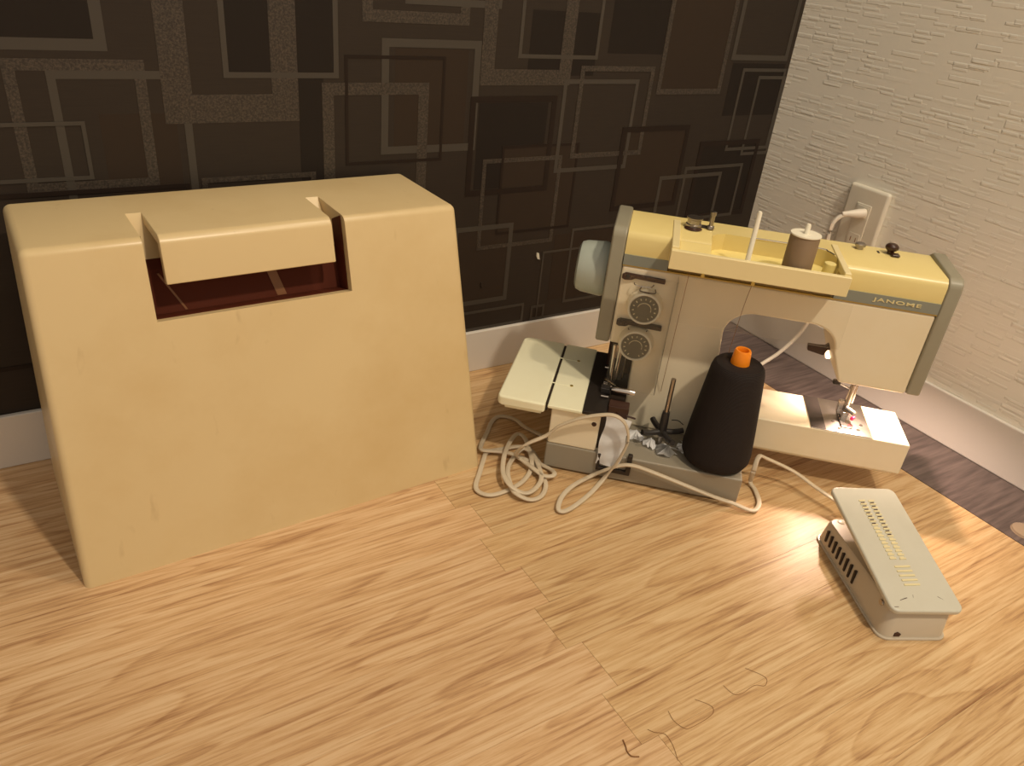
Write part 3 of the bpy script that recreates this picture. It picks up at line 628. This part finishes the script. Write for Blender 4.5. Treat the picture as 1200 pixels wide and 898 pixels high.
# white cloth stuffed in the looper opening
def cloth(pts_fn, nu, nv, th=.0008):
    bm = bmesh.new(); g = [[bm.verts.new(pts_fn(i/(nu-1), j/(nv-1))) for j in range(nv)] for i in range(nu)]
    for i in range(nu-1):
        for j in range(nv-1): bm.faces.new((g[i][j], g[i+1][j], g[i+1][j+1], g[i][j+1]))
    bmesh.ops.solidify(bm, geom=bm.faces[:], thickness=th); bmesh.ops.recalc_face_normals(bm, faces=bm.faces[:]); return bm
rr = random.Random(3)
def rag(u, v):
    x = .0700+.031*u - .004*v + .0012*math.sin(9*v+2*u); z = .0925-.068*v
    yy = .0035-.0090*v+.0012*math.sin(4*u+7*v)+.0010*math.sin(9*u-6*v)*v+.0008*math.sin(19*v+3*u)
    return (x, yy, z)
rg = obj('cloth_rag', cloth(rag, 14, 22), M['cloth'], None); rg.location = MA; rg.rotation_euler = (0, 0, MY)
tag(rg, 'strip of white cloth hanging in the overlock opening between housing and column', 'cloth')
# torn tissue scraps on the base ledge
for k, (x, yy, s, a, lb) in enumerate(((.112, .052, .017, .3, 'crumpled white tissue scrap beside the white cloth strip on the machine base'),
                                  (.132, .040, .013, 1.5, 'small twisted tissue scrap left of the black cone holder'),
                                  (.1545, .030, .019, .1, 'broad white tissue scrap lying in front of the metal rod on the base'),
                                  (.178, .044, .016, 2.3, 'white tissue scrap between the metal rod and the black thread cone'))):
    ph = rr.uniform(0, 6)
    def tis(u, v, s=s, a=a, ph=ph):
        r = s*(.35+.65*v)*(1+.25*math.sin(5*u*2*PI/2+ph)); t = 2*PI*u*.93
        x_, y_ = r*math.cos(t)*v, r*math.sin(t)*.6*v
        return (x_*math.cos(a)-y_*math.sin(a), x_*math.sin(a)+y_*math.cos(a), .0008+.011*(1-v)**1.0+.0022*(1+math.sin(7*t+ph))*v)
    o = obj('tissue_scrap', cloth(tis, 26, 7, .0005), M['cloth'], None, smooth=False); o.location = mw((x, yy, .0395)); o.rotation_euler = (0, 0, MY)
    tag(o, lb, 'tissue', 'tissue scraps on the machine base')

# ---------------------------------------------------------------- foot pedal
pd = thing('foot_pedal', 'worn cream foot pedal with ribbed tilted plate and rust spots on the wood floor', 'foot pedal', (-.4385, -.6672, 0), math.radians(-26.8))
def rrect(x0, x1, y0, y1, r, n=5):
    out = []
    for cx_, cy_, a in ((x1-r, y0+r, -90), (x1-r, y1-r, 0), (x0+r, y1-r, 90), (x0+r, y0+r, 180)):
        out += [(cx_+r*math.cos(math.radians(a+90*k/n)), cy_+r*math.sin(math.radians(a+90*k/n))) for k in range(n+1)]
    return out
obj('base_flange', prism(rrect(0, .0785, 0, .165, .012), 0, .0028, 'z'), M['pedal'], pd, .0009, 2)
def pbody():
    bm = bmesh.new(); lo_ = rrect(.002, .0765, .002, .1625, .011); hi = rrect(.0045, .0745, .005, .158, .010); n = len(lo_)
    def hz(y): return .040-.008*(y/.16)
    a = [bm.verts.new((x, y_, .0026)) for x, y_ in lo_]; b = [bm.verts.new((x, y_, hz(y_)-.003)) for x, y_ in hi]
    c = [bm.verts.new((x+(.0395-x)*.05, y_+(.0815-y_)*.03, hz(y_))) for x, y_ in hi]
    for p, q in ((a, b), (b, c)):
        for i in range(n): bm.faces.new((p[i], p[(i+1) % n], q[(i+1) % n], q[i]))
    bm.faces.new(c); bm.faces.new(a[::-1]); bmesh.ops.recalc_face_normals(bm, faces=bm.faces[:]); return bm
po = obj('pedal_body', pbody(), M['pedal'], pd)
for k in range(8):
    y_ = .073+k*.0098
    bm = prism([(y_-.0014, .010), (y_+.0012, .010), (y_+.0026, .027-.0004*k), (y_, .0275-.0004*k)], .0010, .0046, 'x'); obj('vent_slot', bm, M['dark'], po, smooth=False)
obj('pedal_screw_hole', lathe([(0, 0), (.0048, 0), (.004, .0006), (0, .0006)], 20, None, Matrix.Translation((.019, .150, .0325))), M['white'], po)
obj('side_screw', lathe([(0, 0), (.0035, 0), (.003, .0012), (0, .0015)], 16, None, Matrix.Translation((.0035, .022, .033)) @ Matrix.Rotation(-PI/2, 4, 'Y')), M['steel'], po)
obj('rust_spot', prism([(.016, .005), (.0225, .0048), (.0235, .008), (.0195, .0105), (.0165, .009)], .0014, .0032, 'y'), M['rust'], po, smooth=False)
pt = math.atan2(.027, .165)
pl_ = bpy.data.objects.new('foot_plate', bpy.data.meshes.new('foot_plate')); bpy.data.objects.remove(pl_, do_unlink=True)
def tiltz(o):
    o.data.transform(Matrix.Translation((0, 0, .0445)) @ Matrix.Rotation(pt, 4, 'X')); return o
plate = tiltz(obj('foot_plate', prism(rrect(.000, .0800, -.001, .170, .009), -.0065, 0, 'z'), M['pedalplate'], pd, .0022, 3))
hinge = obj('hinge_block', BX(.018, .062, .012, .04, .036, .042), M['pedal'], pd)
grip = []
for c_, (xa, xb) in enumerate(((.0270, .0345), (.0385, .0460))):
    for k in range(17):
        y_ = .064+k*.0052
        bm = prism([(xa, y_), (xb, y_+.0006), (xb, y_+.0026), (xa, y_+.0020)], -.0004, .0008, 'z'); tiltz(obj('grip_ridge', bm, M['ridge'], plate, smooth=False))
        bm = prism([(xa+.0012, y_+.0023), (xb-.0015, y_+.0029), (xb-.0015, y_+.0047), (xa+.0012, y_+.0041)], -.0004, .0002, 'z')
        if k < 16: tiltz(obj('grip_groove', bm, M['rust'] if (c_ == 0 and k > 8) or c_ == 1 and k > 5 else M['ridge'], plate, smooth=False))
for k in range(5):
    y_ = .030+k*.0058
    bm = prism([(.0275, y_), (.0455, y_+.001), (.0455, y_+.0032), (.0275, y_+.0022)], -.0004, .0008, 'z'); tiltz(obj('grip_ridge', bm, M['ridge'], plate, smooth=False))
for (x, y_, a, l) in ((.014, .012, .3, .010), (.058, .017, -.7, .006), (.030, .015, 1.2, .004), (.004, .004, 0, .005)):
    bm = prism([(x, y_), (x+l*math.cos(a), y_+l*math.sin(a)), (x+l*math.cos(a)*.9, y_+l*math.sin(a)+.0007), (x, y_+.0006)], -.0002, .0001, 'z'); tiltz(obj('scratch', bm, M['rust'], plate, smooth=False))

# ---------------------------------------------------------------- pedal cord: flat two-core cable, coiled at the left, ending at the pedal
CORD = [(-0.5557, -0.2197, 0.003), (-0.5717, -0.1824, 0.003), (-0.5741, -0.1611, 0.003), (-0.5815, -0.1474, 0.003), (-0.5936, -0.1416, 0.003), (-0.6094, -0.1499, 0.003), (-0.6287, -0.1707, 0.003), (-0.6481, -0.1903, 0.003), (-0.6593, -0.2085, 0.0075), (-0.6481, -0.2167, 0.0075), (-0.6333, -0.2264, 0.0075), (-0.6244, -0.2391, 0.0075), (-0.6183, -0.269, 0.0075), (-0.6148, -0.2891, 0.0075), (-0.6049, -0.2959, 0.0075), (-0.5978, -0.292, 0.0075), (-0.5951, -0.2758, 0.003), (-0.6, -0.2608, 0.003), (-0.5952, -0.2401, 0.003), (-0.596, -0.2247, 0.003), (-0.6061, -0.2169, 0.003), (-0.6272, -0.2135, 0.003), (-0.6505, -0.211, 0.003), (-0.6635, -0.2233, 0.003), (-0.6824, -0.2464, 0.003), (-0.7003, -0.2684, 0.003), (-0.7022, -0.282, 0.003), (-0.6912, -0.2927, 0.003), (-0.6662, -0.2925, 0.003), (-0.6422, -0.2855, 0.003), (-0.6208, -0.2706, 0.003), (-0.6088, -0.254, 0.0075), (-0.5957, -0.2233, 0.0075), (-0.5906, -0.2048, 0.0075), (-0.5948, -0.1959, 0.0075), (-0.6092, -0.2037, 0.0075), (-0.6348, -0.23, 0.012), (-0.6516, -0.2515, 0.012), (-0.6638, -0.2737, 0.012), (-0.6672, -0.2958, 0.012), (-0.6586, -0.3079, 0.0075), (-0.6477, -0.3122, 0.0075), (-0.6293, -0.3036, 0.0075), (-0.6161, -0.2885, 0.0075), (-0.6023, -0.2504, 0.0075), (-0.6057, -0.2291, 0.0075), (-0.6268, -0.2397, 0.0075), (-0.6499, -0.2612, 0.0075), (-0.6644, -0.2952, 0.0075), (-0.6644, -0.311, 0.0075), (-0.6522, -0.3203, 0.003), (-0.6365, -0.3203, 0.003), (-0.6208, -0.307, 0.003), (-0.6126, -0.2897, 0.003), (-0.6081, -0.2605, 0.003), (-0.6186, -0.2465, 0.0075), (-0.6299, -0.2471, 0.0165), (-0.6292, -0.2632, 0.0417), (-0.6057, -0.274, 0.0567), (-0.5948, -0.2841, 0.0748), (-0.5778, -0.2998, 0.091), (-0.5609, -0.3154, 0.1011), (-0.5489, -0.3265, 0.1047), (-0.5399, -0.3349, 0.1005), (-0.534, -0.3404, 0.0897), (-0.531, -0.3431, 0.0724), (-0.5334, -0.3409, 0.0534), (-0.5381, -0.3366, 0.0334), (-0.5455, -0.3298, 0.0106), (-0.5731, -0.3402, 0.003), (-0.6073, -0.3531, 0.003), (-0.6274, -0.3563, 0.003), (-0.6303, -0.3493, 0.004), (-0.6143, -0.3341, 0.006), (-0.5928, -0.3255, 0.009), (-0.5567, -0.3139, 0.0044), (-0.543, -0.3266, 0.0199), (-0.5305, -0.3381, 0.0308), (-0.5198, -0.3481, 0.0343), (-0.5043, -0.3624, 0.0314), (-0.4628, -0.4008, 0.0183), (-0.438, -0.4238, 0.0105), (-0.4233, -0.4374, 0.0074), (-0.405, -0.4565, 0.003), (-0.3853, -0.4489, 0.003), (-0.3695, -0.4273, 0.003), (-0.3652, -0.4142, 0.005), (-0.3711, -0.4174, 0.03), (-0.3615, -0.4123, 0.045), (-0.3479, -0.417, 0.04), (-0.3207, -0.4408, 0.028), (-0.3127, -0.4715, 0.022), (-0.3036, -0.5062, 0.018)]
cp = [Vector(p)+Vector((0, 0, .0004)) for p in CORD]; cp[-1] = cp[-1]+Vector((-.002, -.004, 0))
path = spline(cp, 5)
dumb = []
for s in (1, -1):
    for k in range(7):
        a = math.radians(-75+25*k) if s > 0 else math.radians(105+25*k)
        dumb.append((s*.00155+.0016*math.cos(a), .0016*math.sin(a)))
cd = obj('pedal_cord', sweep(path, dumb), M['cord'], None)
tag(cd, 'long beige two-core cord coiled left of the machine and looping across to the foot pedal', 'cord')

# ---------------------------------------------------------------- small things on the floor
dc = thing('floor_disc', 'small pale translucent round bumper on the floor at the right edge of the photo', 'bumper', (-.0975, -.6400, 0))
m_, t_, b_ = new_mat('clear_bumper'); b_.inputs['Base Color'].default_value = s2l((232, 205, 175)); b_.inputs['Transmission Weight'].default_value = .55; b_.inputs['Roughness'].default_value = .15
obj('disc', lathe([(0, 0), (.0155, 0), (.0165, .0015), (.0158, .0035), (.011, .0060), (.004, .0066), (0, .0067)], 40), m_, dc)
obj('disc_rim', lathe([(.0163, 0), (.0172, .0004), (.0170, .0014), (.0160, .0016), (.0163, 0)], 40), m_, dc)
h = [(-.7548, -.6382), (-.7574, -.6451), (-.7592, -.6531)]
tag(obj('thread_snippet', tube([(-.7535, -.634, .0008), (-.7552, -.640, .0008), (-.7572, -.6445, .0008), (-.7566, -.650, .0008), (-.7510, -.6535, .0008)], .0006, 6, 5), M['hair'], None),
    'short dark brown thread snippet on the floor nearest the photo bottom, left of the hairs', 'thread')
for pts, lb in (([(-.7270, -.636, .0006), (-.7235, -.641, .0006), (-.7160, -.647, .0006), (-.7163, -.656, .0006), (-.7190, -.664, .0006), (-.7230, -.672, .0006)], 'fine curved hair on the floor just right of the dark thread snippet'),
                ([(-.6973, -.6300, .0006), (-.6995, -.6400, .0006), (-.6965, -.6500, .0006), (-.6900, -.6530, .0006), (-.6640, -.6520, .0006), (-.6570, -.6450, .0006), (-.6660, -.6320, .0006)], 'looped fine hair on the wood floor, middle of the three by the photo bottom'),
                ([(-.6300, -.6330, .0006), (-.6280, -.6450, .0006), (-.6190, -.6480, .0006), (-.6020, -.6470, .0006), (-.5930, -.6520, .0006), (-.5850, -.6450, .0006), (-.5950, -.6280, .0006)], 'rightmost fine curled hair on the wood floor near the photo bottom')):
    tag(obj('hair', tube(pts, .0002, 5, 5), M['hair'], None), lb, 'hair', 'stray hairs on the floor')
